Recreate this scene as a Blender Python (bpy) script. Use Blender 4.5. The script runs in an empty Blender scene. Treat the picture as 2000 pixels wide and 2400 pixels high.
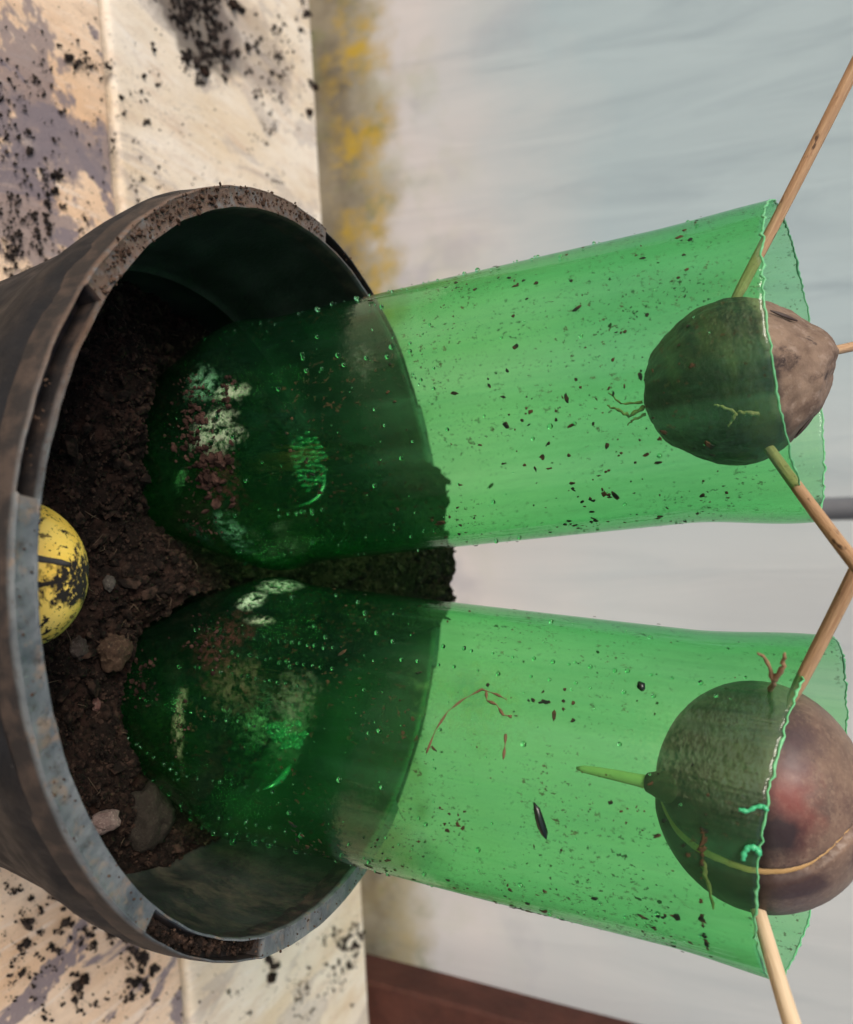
import bpy, math, random
import numpy as np
from mathutils import Vector, Matrix, noise
rad = math.radians
scene = bpy.context.scene
S = 0.001                                             # everything below is written in millimetres
rng = np.random.default_rng(7)
random.seed(7)

# ------------------------------------------------------------------ camera
F_PX, PITCH, ROLL = 1941.0, 0.388410984, -0.0414738296
CAM = np.array([-12.7947513, -202.940207, 117.985202])
def cam_axes():
    Fw = np.array([0, math.cos(PITCH), -math.sin(PITCH)]); R = np.array([1., 0, 0]); U = np.cross(R, Fw)
    return (math.cos(ROLL)*R + math.sin(ROLL)*U, -math.sin(ROLL)*R + math.cos(ROLL)*U, Fw)
CR, CU, CF = cam_axes()
cd = bpy.data.cameras.new('camera'); cam = bpy.data.objects.new('camera', cd); scene.collection.objects.link(cam)
cd.sensor_fit = 'VERTICAL'; cd.sensor_height = 36.0; cd.sensor_width = 30.0
cd.lens = F_PX/2400*36.0
cd.clip_start = 0.005; cd.clip_end = 500
# the phone was held sideways: the picture's right is the world's up
M = Matrix(((CU[0], -CR[0], -CF[0], CAM[0]*S), (CU[1], -CR[1], -CF[1], CAM[1]*S), (CU[2], -CR[2], -CF[2], CAM[2]*S), (0, 0, 0, 1)))
cam.matrix_world = M
cd.dof.use_dof = True; cd.dof.focus_distance = 0.204; cd.dof.aperture_fstop = 15.0
scene.camera = cam

# ------------------------------------------------------------------ daylight
SUN_EL, SUN_AZ = rad(38), rad(-142)                   # azimuth measured from +Y towards +X
world = bpy.data.worlds.new('World'); scene.world = world; world.use_nodes = True
wn = world.node_tree; bg = wn.nodes['Background']
sky = wn.nodes.new('ShaderNodeTexSky'); sky.sky_type = 'NISHITA'; sky.sun_disc = False
sky.sun_elevation = SUN_EL; sky.sun_rotation = SUN_AZ; sky.dust_density = 4.0; sky.air_density = 1.0; sky.ozone_density = 1.0
wn.links.new(sky.outputs[0], bg.inputs[0]); bg.inputs[1].default_value = 0.12
sd = bpy.data.lights.new('sun', 'SUN'); sd.energy = 2.4; sd.angle = rad(30); sd.color = (1, .93, .84)
sun = bpy.data.objects.new('sun', sd); scene.collection.objects.link(sun)
sdir = Vector((math.sin(SUN_AZ)*math.cos(SUN_EL), math.cos(SUN_AZ)*math.cos(SUN_EL), math.sin(SUN_EL)))
sun.rotation_euler = sdir.to_track_quat('Z', 'Y').to_euler()
scene.view_settings.view_transform = 'Standard'; scene.view_settings.look = 'None'
scene.view_settings.exposure = 0.12; scene.view_settings.gamma = 1.0
scene.render.engine = 'CYCLES'
cy = scene.cycles
cy.max_bounces = 9; cy.transparent_max_bounces = 48; cy.diffuse_bounces = 3; cy.glossy_bounces = 3; cy.transmission_bounces = 6
cy.use_denoising = True; cy.caustics_refractive = False; cy.caustics_reflective = False

# ------------------------------------------------------------------ helpers
def ray(px, py):
    d = CF + (py-1200)/F_PX*CR + (px-1000)/F_PX*CU
    return d
def at_z(px, py, z):
    d = ray(px, py); return CAM + (z-CAM[2])/d[2]*d
def at_y(px, py, y):
    d = ray(px, py); return CAM + (y-CAM[1])/d[1]*d

def link(name, data, parent=None):
    o = bpy.data.objects.new(name, data); scene.collection.objects.link(o)
    if parent is not None: o.parent = parent
    return o
def mk(name, v, f, mat=None, parent=None, smooth=True, sharp=None):
    me = bpy.data.meshes.new(name)
    v = np.asarray(v, float)*S
    me.from_pydata(v.tolist(), [], f if isinstance(f, list) else f.tolist())
    if smooth: me.polygons.foreach_set('use_smooth', np.ones(len(me.polygons), bool))
    if sharp is not None: me.set_sharp_from_angle(angle=rad(sharp))
    if mat: me.materials.append(mat)
    me.update()
    return link(name, me, parent)
def tag(o, label=None, cat=None, group=None, kind=None):
    if label: o['label'] = label
    if cat: o['category'] = cat
    if group: o['group'] = group
    if kind: o['kind'] = kind
    return o
def empty(name, loc, rot=None):
    o = bpy.data.objects.new(name, None); scene.collection.objects.link(o)
    o.location = Vector(loc)*S; o.empty_display_size = .01
    if rot is not None: o.rotation_euler = rot
    return o
def fbm(p, sc, oct=4, seed=0.0):
    return noise.fractal(Vector((p[0]*sc+seed, p[1]*sc-seed, p[2]*sc+seed*.7)), .9, 2.1, oct)

def lathe(prof, n=96, close_top=False):
    prof = np.asarray(prof, float); m = len(prof)
    t = np.linspace(0, 2*math.pi, n, endpoint=False)
    v = np.stack([prof[None, :, 0]*np.cos(t)[:, None], prof[None, :, 0]*np.sin(t)[:, None], np.repeat(prof[None, :, 1], n, 0)], -1).reshape(-1, 3)
    f = []
    for i in range(n):
        j = (i+1) % n
        for k in range(m-1): f.append((i*m+k, j*m+k, j*m+k+1, i*m+k+1))
    return v, f
def tube(path, radii, n=12, cap=True):
    path = np.asarray(path, float); v = []; f = []
    up = np.array([.3, .2, .93])
    for i, p in enumerate(path):
        d = path[min(i+1, len(path)-1)]-path[max(i-1, 0)]; d /= np.linalg.norm(d)
        a = np.cross(d, up); a /= np.linalg.norm(a); b = np.cross(d, a)
        for k in range(n):
            t = 2*math.pi*k/n
            v.append(p + radii[i]*(math.cos(t)*a+math.sin(t)*b))
    for i in range(len(path)-1):
        for k in range(n):
            f.append((i*n+k, i*n+(k+1) % n, (i+1)*n+(k+1) % n, (i+1)*n+k))
    if cap:
        f.append(tuple(range(n-1, -1, -1))); f.append(tuple((len(path)-1)*n+k for k in range(n)))
    return np.array(v), f
def join(parts):
    vs, fs, o = [], [], 0
    for v, f in parts:
        vs.append(np.asarray(v)); fs += [tuple(i+o for i in q) for q in f]; o += len(v)
    return np.concatenate(vs), fs
PHI = (1+5**.5)/2
ICO = np.array([(-1, PHI, 0), (1, PHI, 0), (-1, -PHI, 0), (1, -PHI, 0), (0, -1, PHI), (0, 1, PHI), (0, -1, -PHI), (0, 1, -PHI), (PHI, 0, -1), (PHI, 0, 1), (-PHI, 0, -1), (-PHI, 0, 1)])/math.sqrt(1+PHI*PHI)
ICF = np.array([(0, 11, 5), (0, 5, 1), (0, 1, 7), (0, 7, 10), (0, 10, 11), (1, 5, 9), (5, 11, 4), (11, 10, 2), (10, 7, 6), (7, 1, 8), (3, 9, 4), (3, 4, 2), (3, 2, 6), (3, 6, 8), (3, 8, 9), (4, 9, 5), (2, 4, 11), (6, 2, 10), (8, 6, 7), (9, 8, 1)])
def lumps(pts, size, aniso=.45, jit=.3):
    pts = np.asarray(pts, float); n = len(pts); size = np.broadcast_to(np.asarray(size, float), (n,))
    sc = 1+rng.uniform(-aniso, aniso, (n, 1, 3))
    b = ICO[None]*sc*(1+rng.uniform(-jit, jit, (n, 12, 1)))
    q = rng.normal(size=(n, 4)); q /= np.linalg.norm(q, axis=1)[:, None]; w, x, y, z = q.T
    Rm = np.stack([1-2*(y*y+z*z), 2*(x*y-z*w), 2*(x*z+y*w), 2*(x*y+z*w), 1-2*(x*x+z*z), 2*(y*z-x*w), 2*(x*z-y*w), 2*(y*z+x*w), 1-2*(x*x+y*y)], -1).reshape(n, 3, 3)
    b = np.einsum('nij,nkj->nki', Rm, b)*size[:, None, None]/2
    v = (pts[:, None]+b).reshape(-1, 3)
    f = (ICF[None]+12*np.arange(n)[:, None, None]).reshape(-1, 3)
    return v, f
def icosphere(sub):
    import bmesh
    bm = bmesh.new(); bmesh.ops.create_icosphere(bm, subdivisions=sub, radius=1)
    v = np.array([x.co[:] for x in bm.verts]); f = [tuple(q.index for q in p.verts) for p in bm.faces]; bm.free()
    return v, f

# ------------------------------------------------------------------ node helper
class Mat:
    def __init__(s, name):
        s.m = bpy.data.materials.new(name); s.m.use_nodes = True; s.t = s.m.node_tree
        s.p = s.t.nodes['Principled BSDF']; s.out = s.t.nodes['Material Output']
        tc = s.n('TexCoord'); sc = s.n('VectorMath', operation='SCALE'); sc.inputs[3].default_value = 1000
        s.l(tc.outputs['Object'], sc.inputs[0]); s.co = sc.outputs[0]
    def n(s, kind, **kw):
        nd = s.t.nodes.new('ShaderNode'+kind)
        for k, v in kw.items(): setattr(nd, k, v)
        return nd
    def l(s, a, b): s.t.links.new(a, b)
    def val(s, sock, v):
        if isinstance(v, bpy.types.NodeSocket): s.l(v, sock)
        else: sock.default_value = v
    def mapv(s, scale=(1, 1, 1), loc=(0, 0, 0), rot=(0, 0, 0)):
        m = s.n('Mapping'); m.inputs['Scale'].default_value = scale; m.inputs['Location'].default_value = loc; m.inputs['Rotation'].default_value = rot
        s.l(s.co, m.inputs[0]); return m.outputs[0]
    def noise(s, scale, detail=4, rough=.55, vec=None, dist=0):
        x = s.n('TexNoise'); x.inputs['Scale'].default_value = scale; x.inputs['Detail'].default_value = detail
        x.inputs['Roughness'].default_value = rough; x.inputs['Distortion'].default_value = dist
        s.l(vec if vec is not None else s.co, x.inputs['Vector']); return x.outputs[0]
    def voro(s, scale, vec=None, out='Distance', rnd=1.0):
        x = s.n('TexVoronoi'); x.inputs['Scale'].default_value = scale; x.inputs['Randomness'].default_value = rnd
        s.l(vec if vec is not None else s.co, x.inputs['Vector']); return x.outputs[out]
    def step(s, v, a, b, lo=0., hi=1.):
        x = s.n('MapRange'); x.inputs[1].default_value = a; x.inputs[2].default_value = b; x.inputs[3].default_value = lo; x.inputs[4].default_value = hi
        x.clamp = True; s.l(v, x.inputs[0]); return x.outputs[0]
    def math(s, op, a, b=0.0):
        x = s.n('Math', operation=op); s.val(x.inputs[0], a); s.val(x.inputs[1], b); return x.outputs[0]
    def mul(s, *a):
        r = a[0]
        for b in a[1:]: r = s.math('MULTIPLY', r, b)
        return r
    def mix(s, fac, a, b):
        x = s.n('Mix', data_type='RGBA'); s.val(x.inputs[0], fac)
        s.val(x.inputs[6], a if isinstance(a, bpy.types.NodeSocket) else (*a, 1)); s.val(x.inputs[7], b if isinstance(b, bpy.types.NodeSocket) else (*b, 1))
        return x.outputs[2]
    def sep(s):
        x = s.n('SeparateXYZ'); s.l(s.co, x.inputs[0]); return x.outputs
    def blob(s, c, r, wob=.0, wscale=.1, nz=None, soft=(1.05, .8)):
        """1 inside an ellipsoid patch of the surface with a ragged edge"""
        sub = s.n('VectorMath', operation='SUBTRACT'); s.l(s.co, sub.inputs[0]); sub.inputs[1].default_value = c
        dv = s.n('VectorMath', operation='DIVIDE'); s.l(sub.outputs[0], dv.inputs[0]); dv.inputs[1].default_value = r
        ln = s.n('VectorMath', operation='LENGTH'); s.l(dv.outputs[0], ln.inputs[0])
        d = ln.outputs['Value']
        if wob:
            d = s.math('ADD', d, s.math('MULTIPLY', s.math('SUBTRACT', nz if nz is not None else s.noise(wscale, 5), .5), wob))
        return s.step(d, *soft)
    def bump(s, h, strength=.5, dist=.001):
        b = s.n('Bump'); b.inputs['Strength'].default_value = strength; b.inputs['Distance'].default_value = dist
        s.l(h, b.inputs['Height']); return b.outputs[0]
    def fin(s, col=None, rough=None, nrm=None, spec=None):
        if col is not None: s.val(s.p.inputs['Base Color'], col if isinstance(col, bpy.types.NodeSocket) else (*col, 1))
        if rough is not None: s.val(s.p.inputs['Roughness'], rough)
        if nrm is not None: s.l(nrm, s.p.inputs['Normal'])
        if spec is not None: s.val(s.p.inputs['Specular IOR Level'], spec)
        return s.m

# ------------------------------------------------------------------ materials
def mat_soil(name='soil', base=(.014, .0095, .0072), red=(.047, .025, .018), pale=(.10, .07, .05)):
    m = Mat(name)
    c = m.mix(m.step(m.noise(.12, 4), .42, .68), base, red)
    c = m.mix(m.mul(m.step(m.noise(1.3, 3), .62, .72), .7), c, pale)
    c = m.mix(m.step(m.noise(.6, 5), .5, .62), c, (.007, .0045, .0035))
    return m.fin(c, .95, m.bump(m.noise(1.6, 6, .7), .9, .0012), .15)
def mat_crumb(name='soil_crumb', a=(.011, .008, .0063), b=(.060, .036, .026)):
    m = Mat(name)
    c = m.mix(m.step(m.noise(.35, 3), .45, .65), a, b)
    return m.fin(c, .95, m.bump(m.noise(3, 5, .7), .8, .0006), .15)
SOIL, CRUMB = mat_soil(), mat_crumb()
CRUMB_RED = mat_crumb('soil_crumb_red', (.022, .011, .008), (.085, .045, .034))
CRUMB_BENCH = mat_crumb('soil_crumb_dry', (.014, .011, .010), (.060, .044, .037))
CRUMB_BROWN = mat_crumb('soil_crumb_brown', (.045, .026, .018), (.12, .075, .052))

def mat_board(name, base, tan, grey, offs, grey_amt):
    m = Mat(name)
    st = m.mapv((1, .28, 1), (offs, 0, 0))
    c = m.mix(m.step(m.noise(.035, 5, .6, st), .42, .66), base, tan)
    c = m.mix(m.mul(m.step(m.noise(.11, 5, .65, st), .5, .72), .55), c, (.52, .36, .24))
    # thin milky drips and streaks running front to back
    c = m.mix(m.mul(m.step(m.noise(.22, 4, .6, m.mapv((1, .09, 1), (offs*2, 0, 0)), 1.5), .55, .72), .5), c, (.85, .8, .74))
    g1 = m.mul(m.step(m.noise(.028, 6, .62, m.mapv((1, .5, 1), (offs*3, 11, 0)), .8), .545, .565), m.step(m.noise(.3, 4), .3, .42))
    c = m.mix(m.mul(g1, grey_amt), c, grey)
    # fine cracks and hairline scratches
    cr = m.step(m.math('ABSOLUTE', m.math('SUBTRACT', m.noise(.05, 6, .6, m.mapv((1, .5, 1), (0, offs*5, 0))), .5)), .004, .0)
    c = m.mix(m.mul(cr, .35), c, (.2, .13, .1))
    # ground-in specks of soil
    area = m.step(m.noise(.018, 3, .5, m.mapv((1, 1, 1), (offs, offs, 0))), .40, .62)
    sp = m.mul(m.step(m.noise(.62, 3, .6), .66, .70), area)
    sp2 = m.mul(m.step(m.noise(1.5, 2, .5), .68, .73), m.math('ADD', m.mul(area, .7), .25))
    blot = m.mul(m.step(m.noise(.12, 6, .75), .645, .67), area)
    c = m.mix(m.math('MAXIMUM', m.math('MAXIMUM', sp, sp2), m.mul(blot, .85)), c, (.03, .022, .02))
    return m, c
def mat_board_fin(m, c):
    h = m.math('ADD', m.noise(.08, 6, .6, m.mapv((1, .35, 1))), m.mul(m.noise(.9, 5, .65), .5))
    return m.fin(c, m.step(m.noise(.1, 3), .3, .7, .45, .75), m.bump(h, .55, .002), .35)

m = Mat('pot_plastic')
c = m.mix(m.step(m.noise(.06, 6, .65), .38, .70), (.004, .005, .007), (.010, .0118, .0155))
c = m.mix(m.mul(m.step(m.noise(.3, 5, .7, m.mapv((1, 1, .35))), .54, .76), .5), c, (.020, .0205, .022))
c = m.mix(m.step(m.noise(1.2, 4), .64, .74), c, (.036, .034, .034))
POT = m.fin(c, m.step(m.noise(.15, 4), .3, .7, .5, .85), m.bump(m.noise(.9, 5, .7), .35, .0006), .28)
m = Mat('pot_inside')
z = m.sep()
c = m.mix(m.step(m.noise(.08, 5), .4, .7), (.014, .018, .016), (.036, .041, .036))
side = m.step(z[0], 25, 75)
dirt = m.mul(m.step(m.noise(.10, 6, .72, m.mapv((1, 1, .5))), .47, .66), side, m.step(z[2], -62+149.6, -40+149.6), m.step(z[1], 22, -10))
c = m.mix(m.mul(dirt, .85), c, m.mix(m.noise(.5, 4), (.04, .037, .027), (.13, .11, .078)))
POT_IN = m.fin(c, .55, m.bump(m.noise(.8, 5, .7), .3, .0006), .35)
m = Mat('rim_plastic')
c = m.mix(m.step(m.noise(.13, 5, .6), .35, .68), (.062, .076, .086), (.15, .165, .17))
z = m.sep()
c = m.mix(m.mul(m.step(m.noise(.17, 5, .65), .54, .66), .7), c, (.22, .155, .105))
c = m.mix(m.mul(m.step(m.noise(.45, 6, .75), .54, .68), .75), c, (.045, .036, .031))
c = m.mix(m.mul(m.step(z[0], -15, -50), m.step(z[1], 40, 0), m.step(m.noise(.3, 6, .7), .28, .50)), c, m.mix(m.noise(.8, 4), (.06, .034, .024), (.17, .115, .085)))
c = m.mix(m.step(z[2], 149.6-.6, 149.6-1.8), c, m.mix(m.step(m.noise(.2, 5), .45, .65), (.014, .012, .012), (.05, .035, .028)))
RIM = m.fin(c, .6, m.bump(m.noise(1.2, 5, .7), .35, .0005), .4)

def mat_pet(name, seed, residue_and_glints):
    m = Mat(name); t = m.t
    t.nodes.remove(m.p)
    tr = m.n('BsdfTransparent'); tl = m.n('BsdfTranslucent'); df = m.n('BsdfDiffuse'); gl = m.n('BsdfGlossy'); gl.inputs['Roughness'].default_value = .06
    z = m.sep()
    streak = m.noise(.09, 3, .5, m.mapv((1, 1, .04), (seed, 0, 0)))
    col = m.mix(m.step(streak, .3, .7), (.69, .975, .72), (.765, .998, .79))
    col = m.mix(m.mul(m.step(m.noise(.5, 3, .6, m.mapv((1, 1, .02), (seed, 4, 0))), .52, .66), .22), col, (.60, .93, .70))
    lw0 = m.n('LayerWeight'); lw0.inputs[0].default_value = .5      # a slanting path through the wall is longer and so greener
    col = m.mix(m.math('POWER', lw0.outputs['Facing'], 3.0), col, (.36, .86, .52))
    m.l(col, tr.inputs[0])
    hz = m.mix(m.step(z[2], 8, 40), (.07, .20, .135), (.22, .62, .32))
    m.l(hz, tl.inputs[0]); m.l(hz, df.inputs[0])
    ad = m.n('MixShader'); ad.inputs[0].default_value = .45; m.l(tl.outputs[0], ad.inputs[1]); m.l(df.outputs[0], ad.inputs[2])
    # scuffed haze; milky streaks, fainter low down, paint long soft reflections into the wall
    sc = m.step(m.noise(.5, 5, .7, m.mapv((1, 1, .25), (seed, 3, 0))), .5, .75, 0, .05)
    milky = m.mul(m.step(m.noise(.11, 3, .5, m.mapv((1, 1, .012), (seed*7, 1, 0))), .5, .72), m.step(m.noise(.05, 3, .5, m.mapv((1, 1, .5), (seed, 9, 0))), .38, .62))
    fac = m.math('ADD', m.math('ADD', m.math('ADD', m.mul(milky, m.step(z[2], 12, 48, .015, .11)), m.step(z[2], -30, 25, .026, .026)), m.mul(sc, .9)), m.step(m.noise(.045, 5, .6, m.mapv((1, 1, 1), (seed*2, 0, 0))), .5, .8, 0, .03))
    b1 = m.n('MixShader'); m.l(fac, b1.inputs[0]); m.l(tr.outputs[0], b1.inputs[1]); m.l(ad.outputs[0], b1.inputs[2])
    lw = m.n('LayerWeight'); lw.inputs[0].default_value = .5; frs = m.math('ADD', m.mul(m.math('POWER', lw.outputs['Facing'], 4.0), .5), .036)
    nb = m.bump(m.math('ADD', m.noise(.09, 4, .6, m.mapv((1, 1, .12), (seed, 0, 0))), m.mul(m.noise(.7, 3), .06)), .35, .003)
    m.l(nb, gl.inputs['Normal'])
    b2 = m.n('MixShader'); m.l(m.mul(frs, m.step(z[2], -62, -40, .15, 1)), b2.inputs[0]); m.l(b1.outputs[0], b2.inputs[1]); m.l(gl.outputs[0], b2.inputs[2])
    # small dried specks, soil film
    area = m.step(m.noise(.04, 3, .5, m.mapv((1, 1, 1), (seed*5, 2, 1))), .42, .68)
    sp = m.mul(m.step(m.noise(.8, 3, .6, m.mapv((1, 1, .8), (seed, 0, 0))), .63, .66), area)
    sp = m.math('MAXIMUM', sp, m.mul(m.step(m.noise(.3, 5, .75), .665, .69), area))
    sp = m.mul(sp, m.step(z[2], -45, 10, .25, .8))
    d2 = m.n('BsdfDiffuse'); m.l(m.mix(m.noise(.4, 3), (.012, .02, .01), (.10, .06, .03)), d2.inputs[0])
    b3 = m.n('MixShader'); m.l(sp, b3.inputs[0]); m.l(b2.outputs[0], b3.inputs[1]); m.l(d2.outputs[0], b3.inputs[2])
    last = b3; lace = m.noise(.55, 6, .72, m.mapv((1, 1, 1), (seed*3, 7, 0))); edge_n = m.noise(.3, 5, .6)
    for (cen, r, wob, ws, colr, amt) in residue_and_glints:
        d3 = m.n('BsdfDiffuse'); d3.inputs[0].default_value = (*colr, 1)
        b4 = m.n('MixShader'); m.l(m.mul(m.blob(cen, r, wob, ws, edge_n, (1.25, .35)), m.step(lace, .45, .60), amt), b4.inputs[0]); m.l(last.outputs[0], b4.inputs[1]); m.l(d3.outputs[0], b4.inputs[2]); last = b4
    m.l(last.outputs[0], m.out.inputs[0])
    return m.m
m = Mat('pet_edge'); EDGE = m.fin(m.mix(m.noise(1, 4), (.05, .30, .11), (.22, .60, .30)), .4, None, .4)
m = Mat('green_flake'); FLAKE = m.fin(m.mix(m.step(m.noise(.4, 2), .42, .6), (.008, .016, .008), (.06, .036, .016)), .85, None, .2)
m = Mat('water_drop'); m.t.nodes.remove(m.p)
g = m.n('BsdfGlass'); g.inputs['IOR'].default_value = 1.33; g.inputs['Roughness'].default_value = .0; g.inputs['Color'].default_value = (.8, 1, .88, 1)
m.l(g.outputs[0], m.out.inputs[0]); DROP = m.m
m = Mat('bamboo')
st = m.noise(1.2, 4, .6, m.mapv((1, 1, .06)))
c = m.mix(m.step(st, .35, .7), (.34, .20, .11), (.50, .33, .19))
c = m.mix(m.mul(m.step(m.noise(.9, 5, .7, m.mapv((1, 1, .08))), .5, .66), .5), c, (.24, .15, .09))
c = m.mix(m.step(m.noise(.35, 3, .6, m.mapv((1, 1, .35))), .61, .66), c, (.09, .05, .03))
BAMBOO = m.fin(c, .6, m.bump(m.math('ADD', st, m.mul(m.noise(2.5, 4, .7, m.mapv((1, 1, .15))), .5)), .7, .0005), .25)
m = Mat('bamboo_pale')
st = m.noise(1.2, 4, .6, m.mapv((1, 1, .06)))
c = m.mix(m.step(st, .35, .7), (.62, .46, .29), (.78, .62, .43))
c = m.mix(m.step(m.noise(.35, 3, .6, m.mapv((1, 1, .35))), .66, .72), c, (.2, .12, .07))
BAMBOO_PALE = m.fin(c, .55, m.bump(st, .3, .0004), .3)

# ------------------------------------------------------------------ setting: ground, bench, wall, film
TZ = -150.0                                            # bench top below the pot rim
m = Mat('earth'); c = m.mix(m.noise(.004, 6), (.10, .075, .05), (.20, .17, .12)); EARTH = m.fin(c, .95, None, .1)
GZ = TZ-820
n = 24; gx = np.linspace(-60000, 60000, n); X, Y = np.meshgrid(gx, gx)
gv = np.stack([X.ravel(), Y.ravel(), np.full(X.size, GZ)], -1)
gf = [(j*n+i, j*n+i+1, (j+1)*n+i+1, (j+1)*n+i) for j in range(n-1) for i in range(n-1)]
tag(mk('ground', gv, gf, EARTH, smooth=False), 'bare brown earth under the bench', kind='structure')

def plank(name, p, zt, th, mat, parent, nx=90, ny=40, bev=3.0, seed=0):
    """a board from four plan corners (front-left, front-right, back-right, back-left) with worn rounded edges"""
    p = np.array(p, float); v = []; f = []
    us = np.concatenate([[0], np.linspace(0, 1, nx)]); 
    def pt(a, b): return (p[0]*(1-a)+p[1]*a)*(1-b)+(p[3]*(1-a)+p[2]*a)*b
    depth = np.linalg.norm(p[3]-p[0])
    ring = []
    for t in np.linspace(0, math.pi/2, 6): ring.append((bev-bev*math.cos(t), -bev+bev*math.sin(t)))       # front edge round
    rows = [(0.0, -th)]+[(r[0], r[1]) for r in ring]
    mid = np.linspace(bev, depth-bev, ny)[1:-1]
    rows += [(q, 0.0) for q in mid]
    rows += [(depth-r[0], r[1]) for r in reversed(ring)]+[(depth, -th)]
    m_ = len(rows)
    for i in range(nx):
        a = i/(nx-1)
        for (d, zz) in rows:
            q = pt(a, d/depth)
            w = 0
            if zz > -bev-.01: w = .55*noise.noise(Vector((q[0]*.02+seed, q[1]*.035, seed)))+.25*noise.noise(Vector((q[0]*.11, q[1]*.05, seed)))
            e = .8*noise.noise(Vector((q[0]*.03, seed*3, d*.001))) if d < .01 or d > depth-.01 or zz < -.2 else 0
            v.append((q[0], q[1]+e, zt+zz+w))
    for i in range(nx-1):
        for k in range(m_-1): f.append((i*m_+k, (i+1)*m_+k, (i+1)*m_+k+1, i*m_+k+1))
        f.append((i*m_+m_-1, (i+1)*m_+m_-1, (i+1)*m_, i*m_))
    f.append(tuple(range(m_-1, -1, -1))); f.append(tuple((nx-1)*m_+k for k in range(m_)))
    return mk(name, v, f, mat, parent, True, 40)
bench = empty('potting_bench', (0, 120, GZ))
tag(bench, 'pale paint-stained wooden bench littered with soil crumbs under the black pot', 'bench')
XL, XR = -520.0, 460.0
def yl(a, b, x): return a[1]+(b[1]-a[1])*(x-a[0])/(b[0]-a[0])
e0, e1, g0, g1 = at_z(727, 0, TZ), at_z(868, 2400, TZ), at_z(246, 0, TZ), at_z(448, 2400, TZ)
O = np.array([0, 120.])
mB, cB = mat_board('board_pale', (.77, .68, .56), (.68, .55, .39), (.30, .26, .26), 3.0, .35)
# grey washed stain and the long soil smear on the far board
px = at_z(470, 40, TZ)
cB = mB.mix(mB.mul(mB.blob((px[0], px[1]-120, 0), (30, 42, 4000), .9, .07), .8), cB, (.05, .036, .03))
px = at_z(600, 110, TZ)
cB = mB.mix(mB.mul(mB.blob((px[0], px[1]-120, 0), (26, 46, 4000), 1.6, .1), .45), cB, (.22, .17, .15))
BOARD_B = mat_board_fin(mB, cB)
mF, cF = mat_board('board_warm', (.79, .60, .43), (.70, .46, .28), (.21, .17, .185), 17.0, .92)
for (qx, qy, r) in ((60, 190, (34, 22, 4000)), (110, 330, (16, 30, 4000)), (210, 350, (15, 34, 4000)), (60, 500, (26, 30, 4000))):  # grey-violet cast-shadow patches painted into the near board's colour
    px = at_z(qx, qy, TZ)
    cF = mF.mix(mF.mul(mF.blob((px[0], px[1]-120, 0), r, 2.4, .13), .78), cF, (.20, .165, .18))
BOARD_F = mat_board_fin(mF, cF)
gp = 1.2
back = [(XL, yl(g0, g1, XL)+gp-120), (XR, yl(g0, g1, XR)+gp-120), (XR, yl(e0, e1, XR)-120), (XL, yl(e0, e1, XL)-120)]
front = [(XL, -420), (XR, -420), (XR, yl(g0, g1, XR)-gp-120), (XL, yl(g0, g1, XL)-gp-120)]
hb = TZ-GZ
o = plank('board', back, hb, 22, BOARD_B, bench, seed=1.3); o['label'] = 'paler far board of the bench'
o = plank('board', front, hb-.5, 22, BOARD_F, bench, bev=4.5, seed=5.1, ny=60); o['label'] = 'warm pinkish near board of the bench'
m = Mat('bench_leg'); LEG = m.fin(m.mix(m.noise(.05, 5), (.25, .2, .15), (.4, .33, .26)), .8)
def box(x0, x1, y0, y1, z0, z1):
    v = [(x, y, z) for x in (x0, x1) for y in (y0, y1) for z in (z0, z1)]
    return np.array(v, float), [(0, 1, 3, 2), (4, 6, 7, 5), (0, 4, 5, 1), (2, 3, 7, 6), (0, 2, 6, 4), (1, 5, 7, 3)]
for lx in (XL+60, XR-60):
    for ly in (-380, 110):
        v, f = box(lx-25, lx+25, ly-25, ly+25, 0, hb-22.6); mk('leg', v, f, LEG, bench, False)

top = -188.0
# translucent plastic film of the greenhouse
m = Mat('greenhouse_film'); m.t.nodes.remove(m.p)
z = m.sep()
low = m.math('ADD', z[2], m.mul(m.math('SUBTRACT', m.noise(.016, 6, .65), .5), 60))
warp = m.math('ADD', z[2], m.mul(m.math('SUBTRACT', m.noise(.006, 4, .5), .5), 260))
c = m.mix(m.step(warp, -190, -40), (.80, .75, .58), (.92, .85, .80))
c = m.mix(m.mul(m.step(warp, 20, 190), m.step(z[0], 60, -160, .5, 1.0)), c, (.60, .72, .74))  # cool upper tone painted in for the sky light behind the sheet
c = m.mix(m.mul(m.step(m.noise(.011, 5, .6), .48, .62), m.step(z[2], 90, -60), .6), c, (.58, .62, .40))
c = m.mix(m.mul(m.step(m.noise(.03, 4, .6, m.mapv((1, 1, .16), rot=(0, .12, 0)), 1.0), .48, .7), m.step(z[0], 150, -150, .12, .5), m.step(z[2], 40, 260, .2, 1)), c, (.42, .52, .56))
c = m.mix(m.mul(m.step(m.noise(.014, 3, .5, m.mapv((1, 1, 1), (70, 0, 0))), .57, .70), m.step(z[2], 160, -60), .55), c, (.44, .43, .50))
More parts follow.
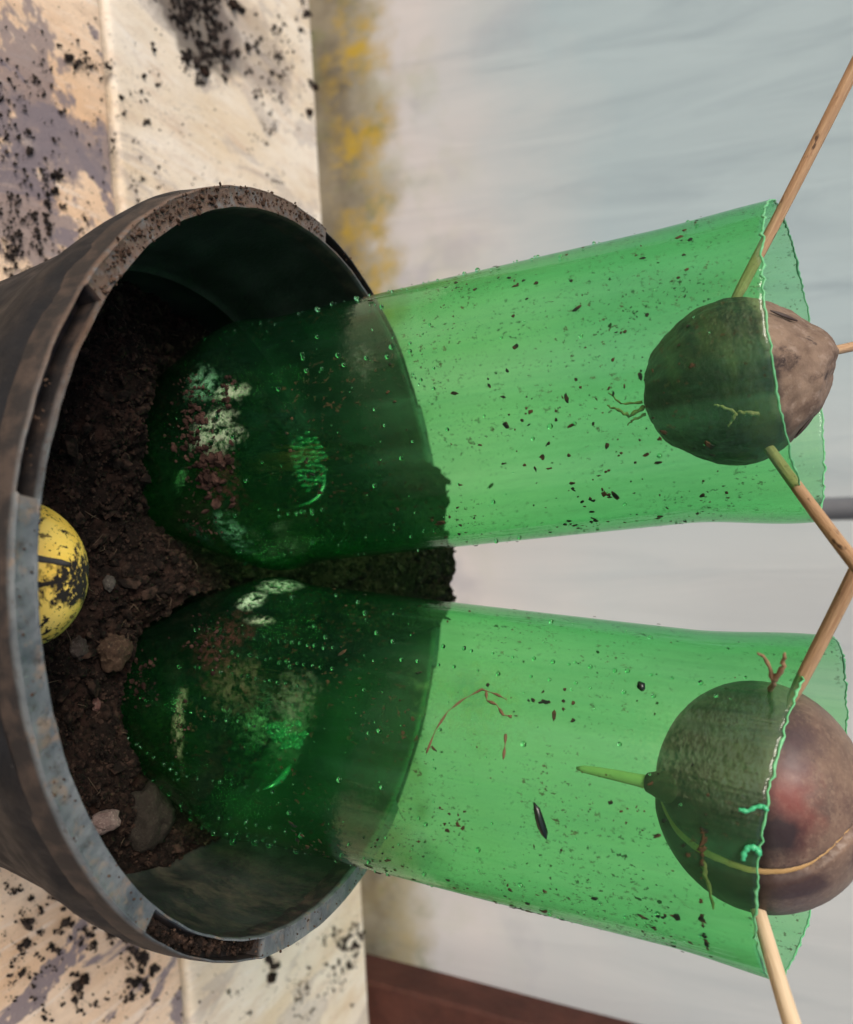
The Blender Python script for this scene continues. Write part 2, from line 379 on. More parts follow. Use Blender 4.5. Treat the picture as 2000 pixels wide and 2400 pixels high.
# algae, lichen and mud splashed on the foot of the sheet
c = m.mix(m.mul(m.step(low, -195+188, -222+188), m.step(m.noise(.013, 5, .6, m.mapv((1, 1, 1), (33, 0, 0))), .36, .58)), c, (.60, .52, .36))
c = m.mix(m.step(low, -222+188, -262+188), c, m.mix(m.step(m.noise(.014, 6, .65, m.mapv((1, 1, 1), (51, 0, 0))), .38, .64), (.44, .37, .26), (.19, .16, .115)))
yel = m.mul(m.step(m.noise(.022, 7, .7, m.mapv((1, 1, .8), (40, 0, 0))), .46, .62), m.step(low, -292+188, -262+188), m.step(low, -196+188, -226+188), m.step(z[0], 170, -70, .2, 1.0))
c = m.mix(m.mul(yel, .92), c, m.mix(m.noise(.05, 4), (.66, .40, .03), (.80, .56, .10)))
c = m.mix(m.mul(m.step(m.noise(.025, 5, .7, m.mapv((1, 1, 1), (12, 3, 0))), .54, .68), m.step(low, -180+188, -230+188), .6), c, (.26, .29, .12))
tl = m.n('BsdfTranslucent'); df = m.n('BsdfDiffuse'); m.l(c, tl.inputs[0]); m.l(c, df.inputs[0])
bn = m.bump(m.noise(.03, 5, .6, m.mapv((1, 1, .14), rot=(0, .12, 0)), .8), .25, .008); m.l(bn, df.inputs['Normal'])
ms = m.n('MixShader'); ms.inputs[0].default_value = .5; m.l(tl.outputs[0], ms.inputs[1]); m.l(df.outputs[0], ms.inputs[2]); m.l(ms.outputs[0], m.out.inputs[0])
FILM = m.m
nx_, nz_ = 200, 120; FY = 545.0
v = []; f = []
for i in range(nx_):
    x = -1100+2200*i/(nx_-1)
    for k in range(nz_):
        zz = GZ+(1250-GZ)*k/(nz_-1)
        w = 4*noise.noise(Vector((x*.012+zz*.0015, zz*.0022, 0)))+1.2*noise.noise(Vector((x*.035+zz*.004, zz*.005, 3)))
        v.append((x, w, zz-top))
for i in range(nx_-1):
    for k in range(nz_-1): f.append((i*nz_+k, (i+1)*nz_+k, (i+1)*nz_+k+1, i*nz_+k+1))
o = mk('plastic_film', v, f, FILM); o.location = Vector((0, FY, top))*S
tag(o, 'cloudy wrinkled plastic greenhouse film behind the bench, stained yellow along its foot', 'plastic film')

# rusty post at the right, grey pole behind the bottles
m = Mat('rusty_post'); c = m.mix(m.step(m.noise(.03, 5, .6), .35, .7), (.035, .011, .008), (.085, .028, .019))
c = m.mix(m.step(m.noise(.12, 5, .7), .58, .7), c, (.05, .02, .016)); RUST = m.fin(c, .7, m.bump(m.noise(.2, 5), .5, .002), .3)
PY = 345.0
a0, a1 = at_y(868, 2268, PY), at_y(1373, 2402, PY)
dv = (a1-a0)/np.linalg.norm(a1-a0)
base_t = (GZ-a0[2])/dv[2]
p0 = a0+dv*base_t; p1 = a0+dv*420
v = []; f = []
for i in range(14):
    q = p0+(p1-p0)*i/13
    for (sx, sy) in ((0, -14), (2, -16), (46, -16), (48, -14), (48, 16), (46, 18), (2, 18), (0, 16)):
        e = .8*noise.noise(Vector((i*.7, sx*.1, sy*.1)))
        v.append((q[0]+sx+e-p0[0], q[1]+sy-p0[1], q[2]-p0[2]))
for i in range(13):
    for k in range(8): f.append((i*8+k, i*8+(k+1) % 8, (i+1)*8+(k+1) % 8, (i+1)*8+k))
f.append(tuple(range(7, -1, -1))); f.append(tuple(13*8+k for k in range(8)))
o = mk('rusty_post', v, f, RUST, None, True, 40); o.location = Vector(p0)*S
tag(o, 'dark reddish-brown rusty post leaning behind the bench corner', 'post')
m = Mat('grey_pole'); GREY = m.fin(m.mix(m.noise(.05, 4), (.10, .11, .13), (.17, .18, .2)), .5)
b0 = at_y(1905, 1194, 430)
v, f = tube([(0, 0, 0), (0, 0, 2), (2, 0, 200), (6, 0, 700)], [7, 8, 8, 8], 16)
o = mk('grey_pole', v, f, GREY); o.location = Vector(b0)*S
tag(o, 'dark grey blurred pole hanging behind the rim of the left bottle', 'pole')

# ------------------------------------------------------------------ black flower pot
pot = empty('flower_pot', (0, 0, TZ+.4))
tag(pot, 'dirty black plastic flower pot standing on the bench, holding soil and both green bottles', 'flower pot')
oz = -(TZ+.4)
OUT = [(100.2, -6), (100.7, -10), (99.6, -16), (97.4, -23), (95.6, -28), (94.2, -33), (93.6, -37), (91.9, -46), (90.2, -56), (88.1, -70), (80, -114), (73, -149.6), (71.5, -149.6)]
INN = [(94.6, -6), (94.3, -12), (92.6, -22), (91.4, -27), (89.6, -31), (89.0, -36), (88.0, -43), (87.2, -44.5), (86.2, -45.5), (86.9, -47), (86.0, -56), (84.3, -70), (77, -112), (70.5, -146), (0.01, -146)]
def wall_r(prof, z):
    p = sorted([(b, a) for a, b in prof if a > 1]); return float(np.interp(z, [q[0] for q in p], [q[1] for q in p]))
def wob(v, amp, sc=.03):
    for q in v:
        rr = math.hypot(q[0], q[1])
        if rr > 1:
            k = 1+amp*noise.noise(Vector((q[0]*sc, q[1]*sc, q[2]*sc)))/rr; q[0] *= k; q[1] *= k
    return v
v, f = lathe([(a, b+oz) for a, b in reversed(OUT)]+[], 192); v = wob(v, .8)
nb = len(v); v = np.vstack([v, [[0, 0, -149.6+oz]]])
m_ = len(OUT)
f = f+[(((i+1) % 192)*m_, i*m_, nb) for i in range(192)]
mk('pot_body', v, f, POT, pot, True, 50)
v, f = lathe([(a, b+oz) for a, b in INN], 192); v = wob(v, .5)
o = mk('pot_lining', v, f, POT_IN, pot, True, 50)
# flat rim: dusty lands between open pockets
POCK = [(-126.4, -100.9), (122.0, 170.5), (-46.0, -19.0), (30, 62)]
def in_pocket(deg):
    return any(a <= deg <= b for a, b in POCK)
NR = 900; v = []; f = []
for i in range(NR):
    t = 2*math.pi*i/NR; dg = math.degrees(t); dg = dg-360 if dg > 180 else dg
    p = in_pocket(dg)
    w = .45*noise.noise(Vector((math.cos(t)*4, math.sin(t)*4, 1)))+.12*noise.noise(Vector((math.cos(t)*40, math.sin(t)*40, 2)))
    wr = .25*noise.noise(Vector((math.cos(t)*14, math.sin(t)*14, 5)))
    zi = -5.5 if p else -.12+.2*noise.noise(Vector((math.cos(t)*60, math.sin(t)*60, 9)))
    pr = [(94.6, -7), (94.8, -.4), (94.95, 0), (95.35, 0), (95.5, zi), (97.4, zi), (99.45, zi), (99.6, -.9 if p else 0), (99.85, -.9 if p else 0), (100.1, -1.3 if p else -.5), (100.4, -7)]
    for (r, zz) in pr: v.append(((r+wr)*math.cos(t), (r+wr)*math.sin(t), zz+w+oz))
k_ = 11
for i in range(NR):
    j = (i+1) % NR
    for k in range(k_): f.append((i*k_+k, i*k_+(k+1) % k_, j*k_+(k+1) % k_, j*k_+k))
mk('pot_rim', v, f, RIM, pot, True, 38)

# ------------------------------------------------------------------ bottles: geometry shared by soil and bottle builders
B1 = dict(P=np.array([-36.92, 16.03, 0]), a=np.array([-.076, .023, 1.]), cut=lambda t: 126.9+7.4*math.sin(t))
B2 = dict(P=np.array([45.25, 7.6, 0]), a=np.array([.109, .008, 1.]), cut=lambda t: 125.2+10.6*math.sin(t)-1.2*math.cos(t))
for b in (B1, B2): b['a'] /= np.linalg.norm(b['a'])
BASE = [(0.01, -75.5), (6, -75.3), (12, -74.6), (16.5, -72.6), (20, -69), (22.6, -64), (25.2, -57), (28.2, -50), (31.4, -42.5), (34.6, -34.5), (37.2, -28), (38.4, -23.5), (38.5, -20), (37.7, -16.5), (37.05, -13)]
def low_profile(d):
    return float(np.interp(d, [q[0] for q in BASE[:13]], [q[1] for q in BASE[:13]]))
def axis_dist(b, p):
    w = p-b['P']; s_ = w@b['a']; return np.linalg.norm(w-s_*b['a']), s_

# ------------------------------------------------------------------ soil in the pot
def sstep(a, b, x):
    t = min(1, max(0, (x-a)/(b-a))); return t*t*(3-2*t)
def soil_h(x, y):
    h = -52.0
    h += 14*sstep(-40, -88, y)                                              # a little higher against the front rim
    h -= 9*sstep(-60, -84, x)*sstep(-30, 25, y)                             # hollow at the left wall
    h -= 8*sstep(62, 86, x)*sstep(-20, 25, y)
    h += 7*math.exp(-((x-66)**2+(y+44)**2)/380)                               # hollow at the right wall
    h += 57*sstep(8, 80, y)*math.exp(-(max(0, abs(x-0)-26)/16)**2)        # heap between and behind the bottles
    h += 10*math.exp(-((x-5)**2/300+(y-0)**2/900))
    h += 12*math.exp(-((x+38)**2+(y+32)**2)/620)
    h += 7*math.exp(-((x+66)**2+(y+30)**2)/500)                             # heap against the left bottle
    h += 13*math.exp(-((x-80)**2/220+(y-2)**2/700))
    h += 4.5*fbm((x, y, 0), .035, 3, 3)+3.4*fbm((x, y, 0), .13, 4, 8)+1.5*fbm((x, y, 0), .45, 3, 1)
    for b in (B1, B2):
        for it in (1,):
            c = b['P']+b['a']*(h/b['a'][2]); d = math.hypot(x-c[0], y-c[1])
            if d < 39.5: h = min(h, low_profile(min(d, 38.3))-1.2+(3 if d > 38.4 else 0))
    return h
NRr, NT = 190, 420
v = []; f = []
for i in range(NRr):
    u = (i+.02)/(NRr-1)
    for k in range(NT):
        t = 2*math.pi*k/NT
        r = u*92
        z_ = soil_h(r*math.cos(t), r*math.sin(t))
        rm = wall_r(INN, min(-6, z_))+1.0
        r = min(r, rm)
        v.append((r*math.cos(t), r*math.sin(t), z_))
for i in range(NRr-1):
    for k in range(NT):
        f.append((i*NT+k, i*NT+(k+1) % NT, (i+1)*NT+(k+1) % NT, (i+1)*NT+k))
f.append(tuple(range(NT)))
SO = -146.
bs = len(v); v += [(r_[0]*.72, r_[1]*.72, SO+.3) for r_ in v[-NT:]]
for k in range(NT): f.append((bs-NT+k, bs-NT+(k+1) % NT, bs+(k+1) % NT, bs+k))
o = mk('potting_soil', v, f[:], SOIL, None, True)
tag(o, 'dark crumbly potting soil filling the black pot', 'soil', kind='stuff')
def free(p, margin=.2):
    for b in (B1, B2):
        d, s_ = axis_dist(b, p)
        if s_ > -76 and d < (np.interp(s_, [q[1] for q in BASE], [q[0] for q in BASE]) if s_ < -13 else 37.2)+margin: return False
    return True
pts, sz = [], []
while len(pts) < 15000:
    a = rng.uniform(0, 2*math.pi); r = 92*math.sqrt(rng.uniform()); x, y = r*math.cos(a), r*math.sin(a)
    z_ = soil_h(x, y)
    if r > wall_r(INN, min(-6, z_))-.6: continue
    s_ = .5+1.1*rng.random()**2.2+(3.4*rng.random() if rng.random() < .05 else 0)
    p = np.array([x, y, z_+s_*.25])
    if not free(p, s_*.4): continue
    pts.append(p); sz.append(s_)
v, f = lumps(pts, np.array(sz))
fib = []
for k in range(170):
    p = np.array(pts[rng.integers(len(pts))]); d = rng.normal(size=3); d[2] *= .35; d /= np.linalg.norm(d); L = rng.uniform(1.5, 5)
    q = [p+np.array([0, 0, .6])-d*L/2, p+np.array([0, 0, .9])+rng.normal(size=3)*.3, p+np.array([0, 0, .6])+d*L/2]
    if all(free(w_, .3) for w_ in q): fib.append(tube(q, [.08, .13, .07], 4))
tag(mk('soil_crumbs', v, f, CRUMB, None, False), 'loose soil crumbs lying on the soil inside the pot', 'soil crumbs', kind='stuff')
v, f = join(fib); m = Mat('fibre'); FIB = m.fin(m.mix(m.noise(.1, 2), (.035, .02, .013), (.13, .085, .05)), .8)
tag(mk('soil_fibres', v, f, FIB), 'thin brown plant fibres scattered over the soil inside the pot', 'fibres', kind='stuff')

# stones and clods that can be told apart
SPH4 = icosphere(4)
def rock(name, c, r, mat, label, cat, seed, rough=.22, fine=.05, rotz=0.):
    v = SPH4[0].copy()
    for q in v:
        k = 1+rough*noise.noise(Vector(q*1.3)+Vector((seed, 0, 0)))+rough*.5*noise.noise(Vector(q*3)+Vector((seed, 2, 0)))+fine*noise.noise(Vector(q*9)+Vector((0, seed, 0)))+fine*.7*noise.noise(Vector(q*20)+Vector((0, seed, 0)))
        q *= k
    v = v*np.array(r)
    ca, sa = math.cos(rotz), math.sin(rotz)
    v = v@np.array([[ca, sa, 0], [-sa, ca, 0], [0, 0, 1]])
    o = mk(name, v, SPH4[1], mat); o.location = Vector(c)*S
    return tag(o, label, cat)
def mat_rock(name, a, b, d, sp=(.02, .015, .012)):
    m = Mat(name); c = m.mix(m.step(m.noise(.25, 5, .65), .38, .65), a, b); c = m.mix(m.step(m.noise(1.4, 4, .6), .55, .7), c, d)
    c = m.mix(m.mul(m.step(m.noise(.5, 5, .7), .56, .66), .8), c, sp)
    return m.fin(c, .9, m.bump(m.noise(1.5, 6, .7), .8, .001), .2)
def on_soil(px, py, up=0.):
    z_ = -40.
    for _ in range(40):
        p = at_z(px, py, z_); z_ = .5*z_+.5*soil_h(p[0], p[1])
    p = at_z(px, py, z_); return np.array([p[0], p[1], z_+up])
PINK = mat_rock('pink_stone', (.19, .13, .115), (.32, .24, .215), (.40, .33, .29))
rock('pebble', on_soil(236, 1925, 1.5), (2.9, 4.0, 3.4), PINK, 'rough pinkish-grey pebble near the right side of the pot rim', 'pebble', 3)
CLODB = mat_rock('brown_clod', (.05, .030, .02), (.10, .062, .04), (.16, .11, .07))
rock('soil_clod', on_soil(262, 1528, 1.0), (5.0, 4.4, 4.2), CLODB, 'large tan-brown soil clod beside the yellow pebble', 'soil clod', 9, .3, .1)
CLODD = mat_rock('dark_clod', (.022, .018, .014), (.04, .033, .026), (.055, .048, .036))
rock('soil_clod', on_soil(345, 1915, 0.0), (8.5, 8.0, 7.0), CLODD, 'big dark soil clod wedged between pinkish pebble and right bottle', 'soil clod', 14, .3, .09)
RED = mat_rock('red_shard', (.12, .06, .05), (.2, .11, .09), (.24, .17, .14))
rock('pebble', on_soil(222, 1655, .8), (2.6, 1.8, 1.6), RED, 'small reddish stone shard on the soil before the right bottle', 'pebble', 21, .35, .06, .5)
GREYC = mat_rock('grey_clod', (.06, .052, .045), (.11, .10, .085), (.15, .135, .11))
rock('pebble', on_soil(252, 1368, .6), (2.1, 1.5, 1.6), GREYC, 'small grey pebble on the soil just behind the yellow pebble', 'pebble', 27, .3, .08)
rock('soil_clod', on_soil(180, 1520, .8), (2.8, 2.4, 2.2), mat_rock('greyish_clod', (.045, .036, .03), (.09, .07, .06), (.14, .12, .1)), 'small greyish soil clod beside the right end of the yellow pebble', 'soil clod', 33, .3, .1)

# yellow pebble behind the front rim
YC = np.array([-3.0, -74.5, -27.5])
m = Mat('yellow_skin')
c = m.mix(m.step(m.noise(.09, 4), .35, .7), (.90, .60, .09), (.92, .70, .17))
sp = m.mul(m.step(m.noise(.36, 5, .7, None, .6), .56, .575), m.step(m.noise(.08, 2), .3, .5))
sp = m.math('MAXIMUM', sp, m.step(m.noise(.85, 4, .65), .62, .64))
sp = m.math('MAXIMUM', sp, m.mul(m.blob((1.5, 3, 13.0), (5.2, 8, 7), 2.4, .3), m.step(m.noise(.5, 5, .75), .43, .47)))
z = m.sep()
ln = m.math('ABSOLUTE', m.math('ADD', m.math('SUBTRACT', z[0], 1.2), m.mul(m.math('SUBTRACT', m.noise(.3, 3), .5), 3)))
sp = m.math('MAXIMUM', sp, m.mul(m.step(ln, .7, .4), m.step(m.noise(.5, 4, .7), .38, .46)))
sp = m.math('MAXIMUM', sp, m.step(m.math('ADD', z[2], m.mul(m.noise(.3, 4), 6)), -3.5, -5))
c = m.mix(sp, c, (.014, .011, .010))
YEL = m.fin(c, m.mix(sp, (.4, .4, .4), (.9, .9, .9)), m.bump(m.math('ADD', m.mul(sp, .6), m.mul(m.noise(1, 4), .1)), .7, .0006), .4)
v = icosphere(5)[0]*np.array([15.6, 13.0, 14.2]); fY = icosphere(5)[1]
for q in v:
    q *= 1+.025*noise.noise(Vector(q*.1))-.012*math.exp(-((q[0]-1.2)/1.0)**2)
o = mk('yellow_pebble', v, fY, YEL); o.location = Vector(YC)*S
tag(o, 'smooth bright yellow rounded pebble smeared with black soil behind the front rim', 'pebble')
ta, tb = np.array([-7.6, -82.6, -16.8]), np.array([-5.2, -75.2, -13.0])
m = Mat('twig'); TWIG = m.fin(m.mix(m.noise(.6, 3), (.02, .02, .022), (.07, .065, .06)), .85)
v, f = tube([(ta-tb)*.5, (ta-tb)*.15+np.array([.2, 0, .2]), (tb-ta)*.3, (tb-ta)*.5], [.7, .75, .7, .45], 8)
o = mk('twig', v, f, TWIG); o.location = Vector((ta+tb)/2)*S
tag(o, 'short dark twig lying across the yellow pebble', 'twig')

# ------------------------------------------------------------------ green bottles
def build_bottle(b, seed, label, residue_and_glints, flare, n_flake, rows):
    ax = Vector(b['a']); q = Vector((0, 0, 1)).rotation_difference(ax)
    root = empty('cut_bottle', b['P']+b['a']*0); root.rotation_mode = 'QUATERNION'; root.rotation_quaternion = q
    tag(root, label, 'bottle', 'cut green bottles standing in the pot')
    n, mrow = 220, 120
    v = []; f = []
    prof = BASE; kb = []
    # finer base rows
    ss = np.linspace(0, 1, 46); d = [0]
    for i in range(1, len(prof)): d.append(d[-1]+math.dist(prof[i], prof[i-1]))
    d = np.array(d)/d[-1]
    br = [(float(np.interp(u, d, [p[0] for p in prof])), float(np.interp(u, d, [p[1] for p in prof]))) for u in ss]
    rowsn = len(br)+mrow
    for i in range(n):
        t = 2*math.pi*i/n; ct, st = math.cos(t), math.sin(t)
        cut = b['cut'](t)+.35*noise.noise(Vector((ct*9, st*9, seed)))+.4*noise.noise(Vector((ct*45, st*45, seed)))+.42*random.uniform(-1, 1)*abs(noise.noise(Vector((ct*7, st*7, seed*2))))*2
        for (r, z_) in br:
            k = .5*noise.noise(Vector((ct*2, st*2, z_*.03+seed)))*min(1, r/20)
            if -44 < z_ < -24 and 0.35 < t < 2.2:          # knurled patch moulded into the shoulder
                k += .35*max(0, math.sin(t*60+(int(z_/2.2) % 2)*math.pi))*max(0, math.sin(z_*2.86))
            v.append(((r+k)*ct, (r+k)*st, z_))
        for j in range(1, mrow+1):
            u = j/mrow; z_ = -13+(cut+13)*u
            k = .35*noise.noise(Vector((ct*1.6, st*1.6, z_*.012+seed)))+.12*noise.noise(Vector((ct*6, st*6, z_*.02+seed*2)))
            k += flare(t)*sstep(96, 126, z_)
            v.append(((37.0+k)*ct, (37.0+k)*st, z_))
    for i in range(n):
        j = (i+1) % n
        for k in range(rowsn-1): f.append((i*rowsn+k, j*rowsn+k, j*rowsn+k+1, i*rowsn+k+1))
    wall = mk('bottle_wall', v, f, mat_pet('green_pet_%d' % int(seed), seed, residue_and_glints), root)
    sm = wall.modifiers.new('thickness', 'SOLIDIFY'); sm.thickness = .32*S; sm.offset = -1
    # cut rim: a thin raised burr that follows the ragged cut
    top_ = np.array([v[i*rowsn+rowsn-1] for i in range(n)])
    rv = []; rf = []
    for i in range(n):
        nrm = np.array([top_[i][0], top_[i][1], 0]); nrm /= np.linalg.norm(nrm)
        w = .16+.42*abs(noise.noise(Vector((i*.45, seed, 0))))**1.3
        c0 = top_[i]-nrm*.16
        for k in range(6):
            a = 2*math.pi*k/6; rv.append(c0+nrm*w*math.cos(a)*1.1+np.array([0, 0, w*math.sin(a)*1.3]))
    for i in range(n):
        j = (i+1) % n
        for k in range(6): rf.append((i*6+k, i*6+(k+1) % 6, j*6+(k+1) % 6, j*6+k))
    mk('cut_edge', rv, rf, EDGE, root)
    # dried flakes of soil and algae stuck to the outside
    fl = []
    cent = [(rng.uniform(-2.6, -.1) if rng.random() < .45 else -.55+.35*rng.normal(), rng.uniform(5, 116), rng.uniform(.04, .22), rng.uniform(2, 11)) for _ in range(20)]
    for k in range(n_flake):
        if rng.random() < .72:
            cc = cent[rng.integers(len(cent))]; t = cc[0]+cc[2]*rng.normal(); z_ = cc[1]+cc[3]*rng.normal()
        else: t = rng.uniform(-math.pi, math.pi); z_ = rng.uniform(-8, 120)
        z_ = min(max(z_, -10), 112+8*math.sin(t))
        s_ = .24+.5*rng.random()**2.2+(.6*rng.random() if rng.random() < .06 else 0)
        asp = rng.uniform(.8, 2.6) if rng.random() < .5 else 1
        ang = rng.uniform(0, math.pi); m_ = rng.integers(6, 11)
        r0 = 37.25+flare(t)*sstep(96, 126, z_)
        ring = []
        for j in range(m_):
            a = 2*math.pi*j/m_; rr = s_*rng.uniform(.45, 1.15)
            du, dz = rr*math.cos(a)*asp, rr*math.sin(a)
            du, dz = du*math.cos(ang)-dz*math.sin(ang), du*math.sin(ang)+dz*math.cos(ang)
            ring.append((du, dz))
        vv = []
        for h, sc_ in ((.0, 1), (.28*min(1, s_), .7)):
            for du, dz in ring:
                tt = t+du*sc_/37; vv.append(((r0+h)*math.cos(tt), (r0+h)*math.sin(tt), z_+dz*sc_))
        ff = [(j, (j+1) % m_, m_+(j+1) % m_, m_+j) for j in range(m_)]+[tuple(range(m_, 2*m_))]
        fl.append((np.array(vv), ff))
    vv, ff = join(fl)
    tag(mk('dirt_flakes', vv, ff, FLAKE, root, False), kind='stuff')
    # condensation beads clinging to the wall
    P_, Z_ = [], []
    for (t0, z0, z1, cnt, sz0) in rows:
        for k in range(cnt):
            z_ = z0+(z1-z0)*(k+rng.uniform(-.3, .3))/max(1, cnt-1); t = t0+rng.normal()*.006
            r_ = (np.interp(z_, [q[1] for q in BASE], [q[0] for q in BASE]) if z_ < -13 else 37.05)
            P_.append((r_*math.cos(t), r_*math.sin(t), z_)); Z_.append(sz0*rng.uniform(1.1, 2.0))
    for k in range(190):
        t = rng.uniform(-math.pi*.95, -.1); z_ = rng.uniform(-30, 60) if rng.random() < .8 else rng.uniform(60, 110)
        r_ = (np.interp(z_, [q[1] for q in BASE], [q[0] for q in BASE]) if z_ < -13 else 37.1)
        P_.append((r_*math.cos(t), r_*math.sin(t), z_)); Z_.append(.35+1.1*rng.random()**3)
    u, fu = icosphere(2); vs = (np.array(P_)[:, None]+u[None]*np.array(Z_)[:, None, None]*.5).reshape(-1, 3)
    fs = (np.array(fu)[None]+len(u)*np.arange(len(P_))[:, None, None]).reshape(-1, 3)
    tag(mk('water_drops', vs, fs, DROP, root), kind='stuff')
    return root, q
def loc(b, px, py, far=False):
    """local point on the near wall of bottle b seen at a pixel"""
    q = Vector((0, 0, 1)).rotation_difference(Vector(b['a'])).to_matrix(); qi = np.array(q.inverted())
    o_ = qi@(CAM-b['P']); d = qi@ray(px, py)
    R_ = 37.
    for _ in range(6):
        A = d[0]**2+d[1]**2; Bq = 2*(d[0]*o_[0]+d[1]*o_[1]); Cq = o_[0]**2+o_[1]**2-R_*R_
        t = (-Bq+(1 if far else -1)*math.sqrt(max(0, Bq*Bq-4*A*Cq)))/(2*A); p = o_+t*d
        R_ = float(np.interp(p[2], [q_[1] for q_ in BASE], [q_[0] for q_ in BASE])) if p[2] < -13 else 37.
    return p
def L_(b, px, py): return tuple(loc(b, px, py))
CREAM = (.42, .50, .33); BROWN = (.05, .022, .016)
res1 = [(L_(B1, 545, 920), (2.2, 8, 5), 1.5, .35, CREAM, .75), (L_(B1, 505, 1010), (6, 9, 7), 1.9, .3, CREAM, .7), (L_(B1, 540, 1250), (7, 9, 4), 1.9, .35, (.16, .42, .2), .75),
        (L_(B1, 470, 1255), (5, 9, 5), 1.9, .3, (.15, .4, .2), .6), (L_(B1, 520, 1120), (9, 9, 5), 2.0, .3, BROWN, .9), (L_(B1, 470, 900), (5, 7, 5), 2.0, .3, (.16, .36, .2), .6),
        (L_(B1, 850, 845), (5, 7, 3.0), 1.5, .35, (.10, .14, .09), .4)]
res2 = [(L_(B2, 418, 1700), (9, 8, 2.2), 1.5, .3, (.26, .34, .16), .75), (L_(B2, 590, 1408), (2.2, 7, 3.2), .6, .3, (.45, .62, .40), .8), (L_(B2, 660, 1372), (2.0, 8, 5), .7, .3, (.40, .6, .36), .75),  # pale patches at the left paint small curved reflections into the wall
        (L_(B2, 610, 1455), (1.1, 6, 4), .6, .3, (.36, .45, .28), .6), (L_(B2, 560, 1600), (7, 7, 7), 1.8, .2, (.10, .11, .05), .45), (L_(B2, 690, 1640), (7, 7, 6), 1.8, .2, (.12, .18, .09), .4),
        (L_(B2, 520, 1500), (10, 9, 7), 2.3, .35, BROWN, .75), (L_(B2, 1120, 1640), (12, 8, 14), 1.9, .12, (.12, .30, .08), .28)]
bott1, Q1 = build_bottle(B1, 3.0, 'left cut green plastic bottle, splayed left, holding the small wrinkled brown seed', res1, lambda t: 1.0*max(0, -math.cos(t))**2+3.0*max(0, math.cos(t))**6, 330,
    [(-1.9, 10, 40, 6, .7), (-.9, -5, 8, 6, .7)])
bott2, Q2 = build_bottle(B2, 11.0, 'right cut green plastic bottle, splayed right, holding the large glossy purple-brown seed', res2, lambda t: 2.6*max(0, math.cos(t))**4+2.2*max(0, -math.cos(t))**4, 380,
    [(-2.35+.0, -30, 12, 20, .55), (-2.2, -22, 14, 16, .6), (-2.05, -24, 6, 12, .6), (-1.75, -48, 10, 18, .55), (-1.3, -50, 2, 16, .6), (-.95, -46, 8, 14, .7), (-.7, -40, -6, 8, .9), (-.45, -30, 0, 5, 1.2), (-2.5, 40, 100, 14, .6), (-2.35, 30, 90, 12, .6)])
# little plastic curls left on the front of the right bottle's cut edge
def curl(b, root, pix, r, h=1.1):
    pts = []
    for (x_, y_) in pix:
        p = loc(b, x_, y_); n_ = np.array([p[0], p[1], 0])/math.hypot(p[0], p[1]); pts.append(p+n_*h)
    fine = []
    for i in range(len(pts)-1):
        for k in range(4): fine.append(pts[i]*(1-k/4)+pts[i+1]*k/4)
    fine.append(pts[-1]); v, f = tube(fine, [r*(1-.25*math.sin(i*1.7)) for i in range(len(fine))], 8)
    mk('plastic_curl', v, f, EDGE_BRIGHT, root)
m = Mat('pet_curl'); EDGE_BRIGHT = m.fin((.08, .62, .28), .35); m.p.inputs['Transmission Weight'].default_value = .3
curl(B2, bott2, [(1732, 1896), (1752, 1900), (1772, 1890), (1790, 1888), (1800, 1900)], .42)
curl(B2, bott2, [(1742, 2010), (1745, 1992), (1756, 1980), (1775, 1984), (1782, 2000)], .55)
# moulded knurl on each base's far shoulder, with crescent highlights built as tubes
m = Mat('frosted_pet'); m.t.nodes.remove(m.p)
tr = m.n('BsdfTransparent'); tr.inputs[0].default_value = (.55, .95, .7, 1); df = m.n('BsdfDiffuse'); df.inputs[0].default_value = (.10, .40, .27, 1); gl = m.n('BsdfGlossy'); gl.inputs[0].default_value = (.7, 1, .85, 1); gl.inputs[1].default_value = .12
x1 = m.n('MixShader'); x1.inputs[0].default_value = .3; m.l(tr.outputs[0], x1.inputs[1]); m.l(df.outputs[0], x1.inputs[2])
x2 = m.n('MixShader'); x2.inputs[0].default_value = .10; m.l(x1.outputs[0], x2.inputs[1]); m.l(gl.outputs[0], x2.inputs[2]); m.l(x2.outputs[0], m.out.inputs[0]); FROST = m.m
m = Mat('dried_root'); DRIED = m.fin(m.mix(m.noise(.6, 3), (.05, .035, .015), (.20, .10, .045)), .8)
def knurl(b, root, cx, cy_, rx, ry, n_):
    u, fu = icosphere(2); P_ = []
    for i in range(-n_, n_+1):
        for j in range(-n_, n_+1):
            a, c_ = (i+.5*(j % 2))/n_, j/n_
            if a*a+c_*c_ > 1 or rng.random() < .12 or a < -.75+.5*c_: continue
            P_.append((loc(b, cx+rx*a+rng.normal()*1.5, cy_+ry*c_+rng.normal()*1.5, True), .42+.42*rng.random()))
    vs = []
    for p, r_ in P_:
        n3 = np.array([p[0], p[1], 0]); n3 /= np.linalg.norm(n3)
        w = u*r_*np.array([1, 1, 1.5]); w = w-np.outer(w@n3, n3)*.5; vs.append(p-n3*.3+w)
    fs = (np.array(fu)[None]+len(u)*np.arange(len(P_))[:, None, None]).reshape(-1, 3)
    tag(mk('moulded_dimples', np.concatenate(vs), fs, FROST, root), kind='stuff')
knurl(B1, bott1, 722, 1082, 46, 66, 6)
knurl(B2, bott2, 668, 1722, 52, 36, 5)
def crescent(b, root, pix, w):
    pp = []
    for (x_, y_) in pix:
        p = loc(b, x_, y_, True); n_ = np.array([p[0], p[1], 0])/math.hypot(p[0], p[1]); pp.append(p-n_*.2)
    v, f = tube(pp, w, 10); mk('highlight_crescent', v, f, FROST, root)
crescent(B1, bott1, [(690, 1190), (725, 1180), (748, 1165), (760, 1140), (764, 1105)], [.1, .5, .8, .7, .15])
